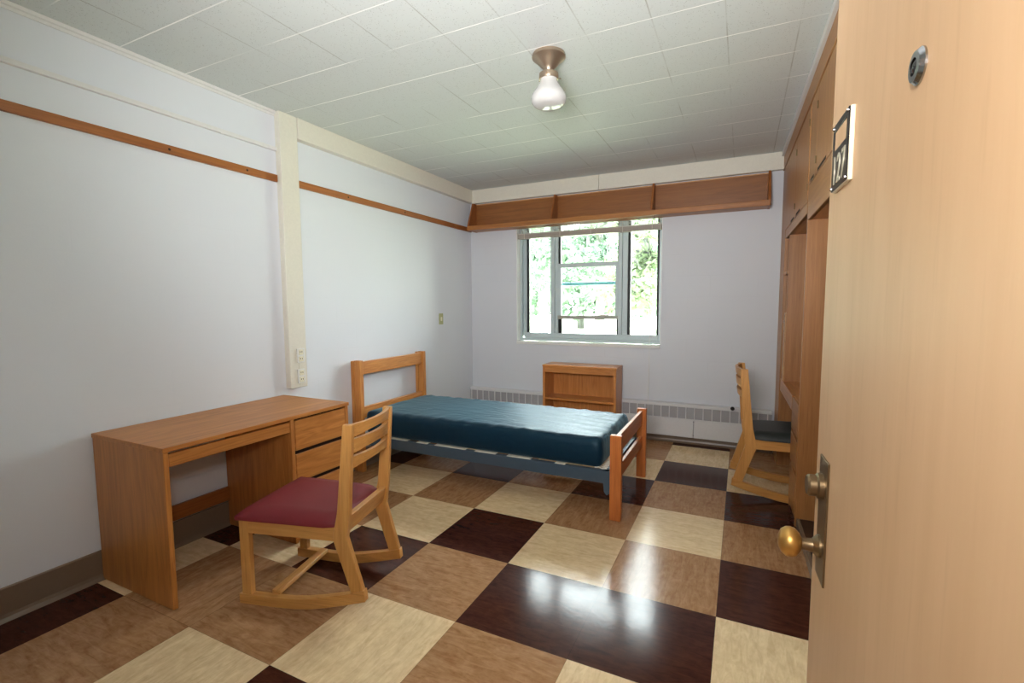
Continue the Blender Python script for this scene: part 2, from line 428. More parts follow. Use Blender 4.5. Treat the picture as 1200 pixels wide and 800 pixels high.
# blind, raised
bl = thing('window_blind', 'raised white slatted blind bunched at the window top with a long cord', 'blind', (-.42, 2.69, 2.30))
def bobj(name, fn, mat, label=None, parent=None):
    b = B(); fn(b); o = obj(name, b, mat, None, label=label); o.data.transform(Matrix.Translation(-Vector(bl.location))); o.parent = parent or bl; return o
bobj('headrail', lambda b: box(b, WX0+.01, WX1-.008, 2.672, 2.715, 2.245, 2.298, .003, 1), M['blind_slat'])
for k in range(9):
    z = 2.101+k*.0046
    bobj('slat', lambda b: box(b, WX0+.012, WX1-.01, 2.668, 2.719, z, z+.0043), M['blind_slat' if k > 6 else 'blind_rail_shade'])  # lower slats greyed: their backlit shade is in the colour
for k in range(4):
    z = 2.150+k*.014
    def f_t(b, z=z): prism(b, [(2.668, z), (2.719, z+.005), (2.719, z+.007), (2.668, z+.002)], 'x', WX0+.012, WX1-.01)
    bobj('slat', f_t, M['blind_slat'])
bobj('bottom_rail', lambda b: box(b, WX0+.012, WX1-.01, 2.667, 2.72, 2.084, 2.100, .003, 1), M['blind_rail_shade'], 'grey-beige bottom rail')
for x in (-1.115, -.70, -.36, -.03, .26):
    bobj('ladder_cord', lambda b: (tube(b, [(x, 2.665, 2.078), (x, 2.665, 2.25)], .0022, 6)), M['cord'])
cd = bobj('pull_cord', lambda b: tube(b, [(.262, 2.664, 2.26), (.262, 2.63, 1.6), (.262, 2.62, .96), (.262, 2.60, .5), (.262, 2.578, .26)], .0016, 6), M['cord'])
bobj('cord_tassel', lambda b: tube(b, [(.262, 2.578, .262), (.262, 2.577, .25), (.262, 2.577, .20)], [.003, .005, .007], 10), M['cord'], parent=cd)

# ------------------------------------------------------------------ door_1 (open entry door)
DA = math.radians(3.0)
Lx, Ly = 1.2236, -1.0361
dw = .90
door = bpy.data.objects.new('door_1', None); COL.objects.link(door); door['kind'] = 'structure'
door['label'] = 'open pale birch entry door standing at the right, brass knob'
# local: x = distance from latch edge towards hinge, y = out of the visible face (to the left), z up
door.matrix_world = Matrix.Translation((Lx, Ly, 0)) @ Matrix.Rotation(math.atan2(-math.cos(DA), math.sin(DA)), 4, 'Z')
# rotation takes local x -> (sin,-cos); local y -> (cos, sin) which is away from camera, so visible face looks to -y
bm = B(); box(bm, 0, dw, 0, .044, .012, 2.10, .0015, 1); obj('door_leaf', bm, M['birch'], door)
RX = Matrix.Rotation(PI/2, 4, 'X')      # lathe z axis -> -y
bm = B(); box(bm, .046, .112, -.0035, 0, .842, 1.076, .0014, 2); lp = obj('lock_plate', bm, M['bronze'], door)
bm = B(); lathe(bm, [(.0, 0), (.024, 0), (.024, .008), (.020, .011), (.020, .022), (.017, .026), (0, .026)], 28, Matrix.Translation((.076, -.0035, 1.022)) @ RX)
obj('deadbolt_turn', bm, M['bronze'], lp, True)
bm = B(); lathe(bm, [(0, 0), (.021, 0), (.021, .004), (.013, .012), (.011, .026), (.013, .034), (0, .034)], 28, Matrix.Translation((.076, -.0035, .905)) @ RX)
kb = obj('knob_shank', bm, M['bronze'], door, True)
bm = B(); lathe(bm, [(0, .030), (.012, .030), (.018, .033), (.026, .040), (.0285, .048), (.0275, .056), (.022, .064), (.012, .069), (0, .070)], 32, Matrix.Translation((.076, -.0035, .905)) @ RX)
obj('knob', bm, M['brass'], kb, True, 'round worn brass knob')
bm = B(); lathe(bm, [(0, 0), (.0195, 0), (.0195, .002), (.016, .006), (.0095, .0066), (.0095, .0025), (0, .002)], 28, Matrix.Translation((.422, 0, 1.622)) @ RX)
ph = obj('peephole', bm, M['chrome'], door, True)
bm = B(); lathe(bm, [(0, 0), (.009, 0), (.0075, .003), (.003, .0046), (0, .005)], 20, Matrix.Translation((.422, -.0022, 1.622)) @ RX)
obj('peephole_lens', bm, M['lens'], ph, True)
# number plate
px0, px1, pz0, pz1 = .056, .163, 1.563, 1.680
bm = B(); box(bm, px0, px1, -.007, 0, pz0, pz1, .001, 1)
npl = obj('number_plate', bm, M['ivory'], door, label='square number sign with cream edge and black face')
bm = B()
box(bm, px0+.001, px1-.001, -.0092, -.0071, pz0+.001, pz0+.070, .0006, 1)
box(bm, px0+.001, px1-.001, -.0092, -.0071, pz1-.014, pz1-.001, .0006, 1)
box(bm, px0+.001, px0+.012, -.0092, -.0071, pz0+.070, pz1-.014); box(bm, px1-.012, px1-.001, -.0092, -.0071, pz0+.070, pz1-.014)
fc = obj('sign_face', bm, M['ink'], npl)
bm = B(); box(bm, px0+.012, px1-.012, -.0078, -.0070, pz0+.070, pz1-.014); obj('name_insert', bm, M['birch'], npl)
cu = bpy.data.curves.new('digits', 'FONT'); cu.body = '127'; cu.size = .074; cu.align_x = 'CENTER'; cu.extrude = .0006; cu.space_character = 1.15
to = bpy.data.objects.new('tmp', cu); COL.objects.link(to)
bpy.context.view_layer.update()
me = bpy.data.meshes.new_from_object(to.evaluated_get(bpy.context.evaluated_depsgraph_get()))
bpy.data.objects.remove(to); me.name = 'digits'
# text x should run from left to right as seen from the visible side: latch (x=0) is on the left
me.transform(Matrix.Translation(((px0+px1)/2, -.0098, pz0+.010)) @ Matrix.Rotation(PI/2, 4, 'X') @ Matrix.Diagonal((.70, .95, 1, 1)))
me.materials.clear(); me.materials.append(M['digit'])
dg = bpy.data.objects.new('digits', me); COL.objects.link(dg); dg.parent = npl; dg['label'] = 'silver room number 127'
for sx in (px0+.006, px1-.006):
    for sz in (pz0+.006, pz1-.006):
        b = B(); lathe(b, [(0, 0), (.0035, 0), (.003, .002), (0, .0026)], 12, Matrix.Translation((sx, -.0091, sz)) @ RX); obj('screw', b, M['chrome'], npl, True)
for z in (.25, 1.05, 1.85):
    b = B(); tube(b, [(dw+.004, .0, z-.05), (dw+.004, .0, z+.05)], .007, 10); obj('hinge', b, M['bronze'], door, True)
# steel door frame
b = B()
for xa, xb in ((HX-.95, HX-.92), (HX, HX+.03)): box(b, xa, xb, YF-.15, YF+.012, 0, 2.14)
box(b, HX-.95, HX+.03, YF-.15, YF+.012, 2.11, 2.16)
struct('trim_5', b, M['base'], label='brown painted door frame')

# ------------------------------------------------------------------ wall rails, raceway, outlets
def flat(name, label, cat, bx, mat, group=None, bev=.002, parent=None):
    b = B(); box(b, *bx, bev, 1); o = obj(name, b, mat, parent)
    rebase(o, ((bx[0]+bx[1])/2, (bx[2]+bx[3])/2, bx[4]))
    if not parent: tag(o, label, cat, group)
    return o
r1 = flat('picture_rail', 'long thin brown wooden rail on left wall, nearer the camera than the cream chase', 'rail', (XL, XL+.018, -1.9, .118, 2.196, 2.243), M['rail_y'], 'wall rails')
r2 = flat('picture_rail', 'thin brown wooden rail on left wall between cream chase and window corner', 'rail', (XL, XL+.018, .268, YB-.012, 2.196, 2.245), M['rail_y'], 'wall rails')
for r, ys in ((r1, (-.55, -.1)), (r2, (.75, 1.45))):
    for y in ys:
        b = B(); lathe(b, [(0, 0), (.007, 0), (.005, .003), (0, .003)], 14, Matrix.Translation((.009, y-r.location.y, .024)) @ Matrix.Rotation(PI/2, 4, 'Y'))
        obj('screw', b, M['slot'], r, True)
rc = flat('cable_raceway', 'slim white cable raceway above the wooden rail on left wall', 'cable raceway', (XL-.002, XL+.020, -1.9, .122, 2.400, 2.424), M['crown'])
for y in (-.25,):
    flat('clip', '', '', (.0, .012, y-rc.location.y-.01, y-rc.location.y+.01, -.004, .022), M['crown'], parent=rc)

def outlet(z, label, y0=.205, w=.07):
    t = thing('wall_outlet', label, 'outlet', (XL+.05, y0, z), 0, 'outlets on the chase')
    b = B(); box(b, 0, .008, -.031, .031, -.050, .050, .002, 2); obj('cover_plate', b, M['white'], t)
    for s, mm in ((.024, 'ivory'), (-.024, 'ivory')):
        b = B(); box(b, .007, .0105, -.018, .018, s-.018, s+.018, .003, 2); so = obj('socket', b, M[mm], t)
        for q in (-.007, .007):
            b = B(); box(b, .010, .0110, q-.002, q+.002, s-.005+.002, s+.007); obj('slot', b, M['ink'], so)
    return t
flat('mounting_plate', '', '', (.0502, .0535, .070, .136, .015, .275), M['cream'], parent=bpy.data.objects['trim_1']).location += Vector((XL, .122, .785))
outlet(1.012, 'upper white outlet near the foot of the cream chase').location.x += .0035
outlet(.866, 'lower white outlet at the very foot of the cream chase').location.x += .0035
sw = thing('light_switch', 'small olive cream switch plate alone on left wall beside the bed headboard', 'switch', (XL, 2.02, 1.215))
b = B(); box(b, 0, .006, -.036, .036, -.058, .058, .002, 2); obj('cover_plate', b, M['olive'], sw)
b = B(); box(b, .006, .012, -.012, .012, -.02, .02, .002, 1); obj('toggle', b, M['ivory'], sw)

# ------------------------------------------------------------------ desk
dk = thing('desk', 'honey oak pedestal desk against left wall, three drawers on its far end', 'desk', (-1.48, -.45, 0))
def part(root, name, fn, mat, label=None, parent=None, smooth=False):
    b = B(); fn(b); o = obj(name, b, mat, None, smooth, label)
    o.data.transform(Matrix.Translation(-root.location)); o.parent = parent or root; return o
dx0, dx1, dy0, dy1, dz = -1.784, -1.180, -.988, .092, .747
part(dk, 'desktop', lambda b: box(b, dx0, dx1, dy0, dy1, dz-.022, dz, .003, 2), M['desk_y'])
part(dk, 'side_panel', lambda b: box(b, dx0, dx1-.006, dy0+.004, dy0+.026, .003, dz-.022, .002, 1), M['desk_z'])
part(dk, 'side_panel', lambda b: box(b, dx0, dx1-.006, dy1-.026, dy1-.004, .003, dz-.022, .002, 1), M['desk_z'])
part(dk, 'side_panel', lambda b: box(b, dx0+.004, dx1-.006, -.338, -.316, .003, dz-.022, .002, 1), M['desk_z'])
part(dk, 'pencil_drawer', lambda b: box(b, dx1-.03, dx1-.010, dy0+.028, -.342, .655, dz-.034, .002, 1), M['desk_y'])
for z0, z1 in ((.540, dz-.034), (.355, .516), (.075, .330)):
    d = part(dk, 'drawer', lambda b: (box(b, dx1-.028, dx1-.008, -.308, dy1-.032, z0, z1, .002, 1), box(b, dx0+.12, dx1-.028, -.30, dy1-.04, z0+.01, z1-.02)), M['desk_y'])
part(dk, 'drawer_gap_shade', lambda b: (box(b, dx0+.02, dx1-.04, -.314, dy1-.028, .02, dz-.024)), M['slot'], 'dark block painting the shade in the drawer gaps')
part(dk, 'drawer_base', lambda b: (box(b, dx0+.02, dx1-.03, -.314, dy1-.028, .0, .06)), M['desk_y'])
part(dk, 'stretcher', lambda b: (box(b, dx0+.006, dx0+.026, dy0+.026, -.338, .165, .250, .002, 1)), M['rail_y'])

# ------------------------------------------------------------------ chairs
W = .385
def make_chair(label, cushion, loc, rz, group, scale=1, near_low=True):
    c = thing('desk_chair', label, 'chair', loc, rz, group, scale)
    th = .025
    run = [(0, 0), (.16, 0), (.28, .003), (.36, .012), (.43, .026), (.52, .048), (.629, .078), (.624, .128),
           (.52, .097), (.42, .074), (.34, .058), (.26, .050), (.16, .047), (0, .047)]
    post = [(.562, .108), (.618, .126), (.550, .358), (.566, .46), (.593, .858), (.549, .858), (.508, .47), (.484, .362), (.486, .337)]
    for y in (0, W-th):
        b = B(); prism(b, run, 'y', y-.003, y+th+.003, .002); obj('runner', b, M['chair_x'], c)
        b = B(); box(b, .014, .062, y, y+th, .044, .402, .002, 1); obj('leg', b, M['chair_z'], c)
        b = B(); prism(b, post, 'y', y, y+th, .002); obj('back_post', b, M['chair_z'], c)
        b = B(); box(b, .060, .492, y+.002, y+th-.002, .337, .400, .002, 1); obj('side_rail', b, M['chair_x'], c)
    b = B(); box(b, .020, .042, th, W-th, .337, .400, .002, 1); obj('front_rail', b, M['chair_y'], c)
    b = B(); prism(b, [(.505, .368), (.536, .366), (.557, .448), (.530, .450)], 'y', th, W-th, .002); obj('rear_rail', b, M['chair_y'], c)
    b = B(); box(b, .150, .192, th-.004, W-th+.004, .046, .066, .002, 1); obj('stretcher', b, M['chair_y'], c)
    def slat(z0, z1, xa, xb, arch=.017):
        b = B(); n = 12; rings = []
        for k in range(n+1):
            t = k/n; y = th-.004+(W-2*th+.008)*t; bow = .034*(1-(2*t-1)**2)
            rings.append([b.verts.new(p) for p in ((xa+bow-.009, y, z0+arch*(1-(2*t-1)**2)), (xa+bow+.010, y, z0+arch*(1-(2*t-1)**2)), (xb+bow+.010, y, z1), (xb+bow-.009, y, z1))])
        for A, Cc in zip(rings, rings[1:]):
            for i in range(4): b.faces.new((A[i], Cc[i], Cc[(i+1) % 4], A[(i+1) % 4]))
        b.faces.new(rings[0]); b.faces.new(rings[-1][::-1])
        obj('back_slat', b, M['chair_y'], c, True)
    for z0, z1 in ((.797, .856), (.724, .790), (.656, .712)):
        xs = lambda z: .535+(z-.46)/(.858-.46)*(.571-.535)
        slat(z0, z1, xs(z0)+.004, xs(z1)+.004)
    # upholstered seat
    b = B(); n = 14; m = 12; top = []; bot = []
    x0, x1, y0, y1 = .004, .522, -.010, W+.010
    def outline(u, v):
        x = x0+(x1-x0)*u
        inset = max(0, (u-.88)/.12)*.030
        y = (y0+inset)+(y1-y0-2*inset)*v
        return x, y
    for i in range(n+1):
        r = []; q = []
        for j in range(m+1):
            u, v = i/n, j/m; x, y = outline(u, v)
            du = min(u, 1-u)*(x1-x0); dv = min(v, 1-v)*(y1-y0)
            e = min(du, dv); k = math.sqrt(max(0, 1-(1-min(e/.030, 1))**2))
            dome = .012*math.sin(PI*u)*math.sin(PI*v)
            r.append(b.verts.new((x, y, .418+.030*k+dome))); q.append(b.verts.new((x, y, .4005)))
        top.append(r); bot.append(q)
    for i in range(n):
        for j in range(m):
            b.faces.new((top[i][j], top[i+1][j], top[i+1][j+1], top[i][j+1])); b.faces.new((bot[i][j], bot[i][j+1], bot[i+1][j+1], bot[i+1][j]))
    for i in range(n):
        b.faces.new((top[i][0], bot[i][0], bot[i+1][0], top[i+1][0])); b.faces.new((top[i][m], top[i+1][m], bot[i+1][m], bot[i][m]))
    for j in range(m):
        b.faces.new((top[0][j], top[0][j+1], bot[0][j+1], bot[0][j])); b.faces.new((top[n][j], bot[n][j], bot[n][j+1], top[n][j+1]))
    obj('seat', b, cushion, c, True, angle=60)
    for o in c.children:          # the frame splays towards the front
        for v in o.data.vertices:
            k = 1+.15*(1-v.co.x/.62)
            v.co.y = v.co.y*k if near_low else W-(W-v.co.y)*k
    return c
make_chair('light oak sled chair with burgundy seat pulled up to the left desk', M['red'], (-.9723, -.8173, 0), math.radians(14.6), 'oak sled chairs')
a2 = math.radians(182.6); s2 = 1.06
far = Vector((math.sin(a2), -math.cos(a2), 0))
o2 = Vector((1.711, 1.470, 0))+far*W*s2
make_chair('light oak sled chair with black seat tucked into the right-hand built-in desk', M['black'], o2, a2, 'oak sled chairs', s2, False)

# ------------------------------------------------------------------ bed and mattress
bd = thing('bed', 'single oak bed frame with blue-grey steel side rails, headboard at left wall', 'bed', (-.66, 1.15, 0))
yn0, yn1, yr0, yr1 = .714, .756, 1.552, 1.592
for y0, y1 in ((yn0, yn1), (yr0, yr1)):
    part(bd, 'foot_post', lambda b: box(b, .358, .430, y0, y1, 0, .547, .004, 2), M['post_z'])
    part(bd, 'head_post', lambda b: (box(b, -1.744, -1.684, y0, y1, 0, .918, .004, 2), box(b, -1.783, -1.752, y0+.002, y1-.002, 0, .912, .004, 2)), M['bed_z'])
part(bd, 'foot_rail', lambda b: box(b, .378, .402, yn1-.01, yr0+.01, .420, .531, .003, 2), M['post_y'])
part(bd, 'foot_rail', lambda b: box(b, .378, .402, yn1-.01, yr0+.01, .245, .332, .003, 2), M['post_y'])
part(bd, 'headboard_rail', lambda b: box(b, -1.730, -1.700, yn1-.01, yr0+.01, .800, .906, .003, 2), M['bed_y'])
part(bd, 'headboard_rail', lambda b: box(b, -1.730, -1.700, yn1-.01, yr0+.01, .440, .530, .003, 2), M['bed_y'])
for ya, s in ((.737, 1), (1.570, -1)):
    part(bd, 'side_rail', lambda b: (box(b, -1.684, .345, ya, ya+s*.004, .226, .306), box(b, -1.684, .345, ya+s*.004, ya+s*.032, .302, .306)), M['steel'])
    def brk(b):
        prism(b, [(.300, .306), (.357, .306), (.357, .165), (.335, .150), (.318, .170), (.312, .226)], 'y', ya-s*.003, ya+s*.006)
    part(bd, 'rail_bracket', brk, M['steel'])
for x, x2 in ((-1.48, -1.25), (-1.16, -1.06), (-.99, -.72), (-.64, -.47), (-.38, -.20), (-.02, .05)):
    part(bd, 'deck_slat', lambda b: (box(b, x, x2, .742, 1.566, .306, .310)), M['spring'])
part(bd, 'end_rail', lambda b: (box(b, .315, .345, .74, 1.566, .285, .306)), M['steel'])
def net(b):
    for k in range(26):
        y = .77+k*.03
        tube(b, [(.245, y, .309), (.27, y+.008, .313), (.295, y-.004, .309), (.325, y+.006, .309)], .0042, 6)
part(bd, 'link_spring', net, M['spring'], 'row of pale springs at the foot end')

def mattress():
    b = B(); x0, x1, y0, y1, z0, z1 = -1.672, .292, .748, 1.546, .3105, .504
    nx, ny, nz = 60, 26, 7; R = .035
    rnd = random.Random(3)
    ph = [rnd.random()*6.28 for _ in range(12)]
    def shape(p):
        # round the box edges, puff the sides, pucker near the seams
        c = Vector((min(max(p.x, x0+R), x1-R), min(max(p.y, y0+R), y1-R), min(max(p.z, z0+R), z1-R)))
        d = p-c
        if d.length > 1e-6: p = c+d.normalized()*R
        u = (p.x-x0)/(x1-x0); v = (p.y-y0)/(y1-y0); w = (p.z-z0)/(z1-z0)
        top = max(0, (w-.6)/.4)
        p.z += top*(.012*math.sqrt(max(0, math.sin(PI*u)*math.sin(PI*v))))
        edge = max(0, 1-min(u*(x1-x0), (1-u)*(x1-x0), v*(y1-y0), (1-v)*(y1-y0))/.16)
        wr = math.sin(p.x*62+2.2*math.sin(p.y*9+ph[0])+ph[1])*.5+math.sin(p.x*37-p.y*20+ph[2])*.5
        wr2 = math.sin(p.y*58+2*math.sin(p.x*8)+ph[3])
        endd = max(0, 1-(x1-p.x)/.3)
        p.z += top*edge*.0055*wr + top*endd*.0055*wr2
        side = (1-abs(2*w-1))
        p.y += (.008 if v > .5 else -.008)*side*(1 if min(v, 1-v) < .1 else 0)
        if min(v, 1-v) < .06: p.y += .0022*math.sin(p.x*70+p.z*40+ph[4])*side
        if 1-u < .04: p.x += .010*side
        return p
    vd = {}
    def vert(i, j, k):
        key = (i, j, k)
        if key not in vd:
            vd[key] = b.verts.new(shape(Vector((x0+(x1-x0)*i/nx, y0+(y1-y0)*j/ny, z0+(z1-z0)*k/nz))))
        return vd[key]
    for i in range(nx):
        for j in range(ny):
            for k in (0, nz): b.faces.new([vert(*q) for q in ((i, j, k), (i+1, j, k), (i+1, j+1, k), (i, j+1, k))])
        for k in range(nz):
            for j in (0, ny): b.faces.new([vert(*q) for q in ((i, j, k), (i+1, j, k), (i+1, j, k+1), (i, j, k+1))])
    for j in range(ny):
        for k in range(nz):
            for i in (0, nx): b.faces.new([vert(*q) for q in ((i, j, k), (i, j+1, k), (i, j+1, k+1), (i, j, k+1))])
    return b
mo = obj('mattress', mattress(), M['mattress'], None, True, angle=70)
rebase(mo, (-.69, 1.15, .3105)); tag(mo, 'bare dark teal vinyl mattress lying on the oak bed frame', 'mattress')
# piping along the top front edge
def pipe(y, zt):
    pts = [(-1.65+k*1.92/40, y, zt) for k in range(41)]
    return tube(B(), pts, .004, 6)

# ------------------------------------------------------------------ bookcase below the window
bc = thing('bookcase', 'low oak bookcase standing under the window behind the bed', 'bookcase', (-.375, 2.45, 0))
bx0, bx1, by0, by1, bz = -.762, .008, 2.322, 2.582, .747
part(bc, 'top_panel', lambda b: box(b, bx0, bx1, by0, by1, bz-.020, bz, .003, 1), M['oak_x'])
part(bc, 'side_panel', lambda b: box(b, bx0+.003, bx0+.030, by0+.004, by1, 0, bz-.020, .002, 1), M['oak_z'])
part(bc, 'side_panel', lambda b: box(b, bx1-.030, bx1-.003, by0+.004, by1, 0, bz-.020, .002, 1), M['oak_z'])
part(bc, 'top_apron', lambda b: box(b, bx0+.030, bx1-.030, by0+.008, by0+.026, bz-.078, bz-.020, .002, 1), M['oak_x'])
part(bc, 'back_panel', lambda b: box(b, bx0+.030, bx1-.030, by1-.012, by1-.004, .05, bz-.020), M['oak_z'])
part(bc, 'shelf', lambda b: box(b, bx0+.030, bx1-.030, by0+.012, by1-.012, .385, .408, .002, 1), M['oak_x'])
part(bc, 'shelf', lambda b: box(b, bx0+.030, bx1-.030, by0+.012, by1-.012, .06, .085, .002, 1), M['oak_x'])
part(bc, 'plinth', lambda b: box(b, bx0+.030, bx1-.030, by0+.020, by0+.036, 0, .06), M['oak_x'])

# ------------------------------------------------------------------ wall shelf over the window
ws = thing('wall_shelf', 'long brown oak wall shelf with two dividers above the window', 'shelf', (-.22, YB, 2.19))
sx0, sx1 = -1.725, 1.272
part(ws, 'bottom_board', lambda b: box(b, sx0+.02, sx1-.02, 2.468, YB, 2.193, 2.212, .002, 1), M['shelf_x'])
part(ws, 'front_lip', lambda b: box(b, sx0+.004, sx1-.004, 2.455, 2.472, 2.188, 2.236, .004, 2), M['shelf_x'])
part(ws, 'back_board', lambda b: box(b, sx0+.02, sx1-.02, YB-.018, YB-.001, 2.212, 2.492, .001, 1), M['shelf_back'])
part(ws, 'top_edge', lambda b: box(b, sx0+.02, sx1-.02, YB-.021, YB-.0005, 2.492, 2.503, .001, 1), M['pale_oak'], 'pale top edge strip')
def endp(b, x):
    prism(b, [(YB, 2.190), (2.474, 2.190), (2.462, 2.20), (2.462, 2.245), (YB-.085, 2.505), (YB, 2.505)], 'x', x, x+.02, .0015)
for x in (sx0, -.735, .272, sx1-.02):
    part(ws, 'end_panel' if x in (sx0, sx1-.02) else 'divider', lambda b: endp(b, x), M['rail_z'])

# ------------------------------------------------------------------ baseboard heater
ht = thing('baseboard_heater', 'white enamelled baseboard heater with grille along the window wall', 'heater', (-.2, YB, .07))
hx0, hx1, hy = -1.790, 1.350, 2.590
part(ht, 'lower_panel', lambda b: box(b, hx0, .690, hy, hy+.012, .075, .243, .002, 1) and box(b, .693, hx1, hy, hy+.012, .075, .243, .002, 1), M['heater'])
part(ht, 'top_panel', lambda b: (box(b, hx0, hx1, hy+.002, YB-.001, .386, .398, .002, 1), box(b, hx0, hx1, hy, hy+.010, .366, .392, .002, 1)), M['heater'])
part(ht, 'bottom_rail', lambda b: (box(b, hx0, hx1, hy, hy+.010, .243, .256, .002, 1)), M['heater'])
part(ht, 'grille_mesh', lambda b: (box(b, hx0, hx1, hy+.010, hy+.016, .250, .370)), M['mesh'])
part(ht, 'back_casing', lambda b: (box(b, hx0, hx1, hy+.03, YB-.012, .10, .386)), M['mesh'])
n = 0
xb = .080
xs = [xb+k*.0773 for k in range(-24, 17)]
for x in xs:
    if hx0 < x < hx1-.01: part(ht, 'grille_bar', lambda b: (box(b, x-.004, x+.004, hy-.001, hy+.010, .252, .370, .001, 1)), M['heater'])
for z in (.232, .100):
    part(ht, 'screw', lambda b: lathe(b, [(0, 0), (.007, 0), (.005, .003), (0, .003)], 12, Matrix.Translation((.692, hy, z)) @ RX), M['mesh'])
kn = part(ht, 'valve_knob', lambda b: lathe(b, [(0, 0), (.008, 0), (.008, .012), (.017, .013), (.018, .03), (.012, .036), (0, .036)], 20, Matrix.Translation((1.027, hy, .398)) @ RX), M['ink'], 'small black valve knob', smooth=True)

# ------------------------------------------------------------------ ceiling light
cl = thing('ceiling_light', 'flush ceiling light with nickel canopy and white schoolhouse globe', 'ceiling light', (.128, .262, H))
def lpart(name, prof, mat, label=None, parent=None):
    b = B(); lathe(b, prof, 40); return obj(name, b, mat, parent or cl, True, label, 40)
lpart('canopy', [(0, 0), (.085, 0), (.087, -.004), (.087, -.016), (.080, -.022), (.070, -.030), (.056, -.044), (.040, -.062), (.028, -.074), (.025, -.084), (0, -.084)], M['nickel'])
hd = lpart('globe_holder', [(0, -.084), (.026, -.084), (.040, -.090), (.050, -.096), (.0515, -.120), (.049, -.124), (0, -.124)], M['nickel'])
for k in range(3):
    a = 2.8+k*2.094
    b = B(); tube(b, [(.05*math.cos(a), .05*math.sin(a), -.112), (.068*math.cos(a), .068*math.sin(a), -.112)], .003, 8); obj('thumbscrew', b, M['nickel'], hd, True)
lpart('globe', [(0, -.122), (.044, -.122), (.045, -.134), (.052, -.150), (.070, -.176), (.086, -.200), (.0925, -.220), (.090, -.238), (.078, -.253), (.062, -.260), (.035, -.265), (0, -.266)], M['opal'])

# ------------------------------------------------------------------ built-in wardrobe wall (local: x depth, -y along the front towards the camera)
WR = thing('built_in_wardrobe', 'tall brown built-in wardrobe wall with open closet, right side behind the door', 'wardrobe', (1.372, YB-.005, 0), .02)
def wp(root, name, bx, mat, label=None, parent=None, bev=.0015):
    """bx=(x0,x1,u0,u1,z0,z1); u measured from the window wall towards the camera"""
    x0, x1, u0, u1, z0, z1 = bx
    b = B(); box(b, x0, x1, -u1, -u0, z0, z1, bev, 1); return obj(name, b, mat, parent or root, False, label)
DP = .575
UE = 2.56     # near end
wp(WR, 'end_stile', (0, .022, .0, .335, 0, 2.50), M['ward_z'])
wp(WR, 'side_panel', (.022, DP, .300, .320, .0, 2.50), M['ward_z'])
wp(WR, 'side_panel', (.010, DP, .545, .570, .747, 2.50), M['ward_z'])
wp(WR, 'niche_shelf', (.002, DP, .320, .545, 1.590, 1.612), M['ward_y'])
wp(WR, 'niche_shelf', (.008, DP, .320, .545, 1.20, 1.222), M['ward_y'])
hs = wp(WR, 'pin_strip', (.004, .022, .455, .545, .747, 1.285), M['pale_oak'], 'pale strip with shelf pin holes')
for z in (1.26, 1.22, 1.185, 1.14):
    wp(WR, 'pin_hole', (.0035, .0045, .49, .50, z-.005, z+.005), M['slot'], parent=hs, bev=0)
wp(WR, 'divider_panel', (.004, DP, 1.53, 1.556, .0, 2.50), M['ward_z'])
wp(WR, 'side_panel', (.0, DP, UE, UE+.025, .0, 2.50), M['ward_z'])
wp(WR, 'back_panel', (DP-.01, DP, .32, UE, .0, 2.50), M['ward_z'])
wp(WR, 'plinth', (.012, .03, 1.556, UE, .0, .055), M['base'])
wp(WR, 'closet_floor', (.03, DP-.012, 1.556, UE, .038, .055), M['dark'])
wp(WR, 'fascia', (-.006, .020, 0, UE+.02, 2.505, 2.618), M['ward_y'])
wp(WR, 'crown_strip', (-.024, .020, 0, UE+.02, 2.618, 2.656), M['crown'], 'pale strip at the ceiling')
b = B(); tube(b, [(.28, -1.556, 1.72), (.28, -UE, 1.72)], .014, 12); obj('hanging_rod', b, M['chrome'], WR, True)

def cabinet(name, label, u0, u1, z0, doors, zd0, pulls):
    t = thing(name, label, 'cabinet', WR.location.copy(), .02, 'overhead cabinets of the built-in wardrobe')
    wp(t, 'bottom_panel', (.010, DP-.012, u0, u1, z0, z0+.022), M['ward_y'])
    wp(t, 'bottom_rail', (.002, .022, u0, u1, z0, zd0-.004), M['ward_y'])
    wp(t, 'door_gap_shade', (.022, .04, u0, u1, z0+.022, 2.50), M['slot'], 'dark sheet painting the shade behind the doors')
    for (a, c), (pa, pc) in zip(doors, pulls):
        d = wp(t, 'cabinet_door', (.0, .020, a+.002, c-.002, zd0, 2.498), M['ward_z'])
        wp(t, 'finger_pull', (-.0006, .004, pa, pc, zd0+.002, zd0+.018), M['slot'], parent=d, bev=0)
        for q in (zd0+.08, 2.40):
            b = B(); tube(b, [(-.002, -(c-.006), q-.02), (-.002, -(c-.006), q+.02)], .004, 8); obj('hinge', b, M['bronze'], d, True)
    return t
cabinet('overhead_cabinet', 'overhead cupboard of the wardrobe wall above the desk niche, nearest the window', .322, 1.530, 1.885, [(.322, .93), (.93, 1.53)], 1.955, [(.70, .88), (1.0, 1.2)])
cabinet('overhead_cabinet', 'overhead cupboard of the wardrobe wall above the open closet, next to the entry door', 1.558, 2.558, 1.842, [(1.558, 1.80), (1.80, 2.558)], 2.04, [(1.62, 1.74), (1.86, 2.10)])

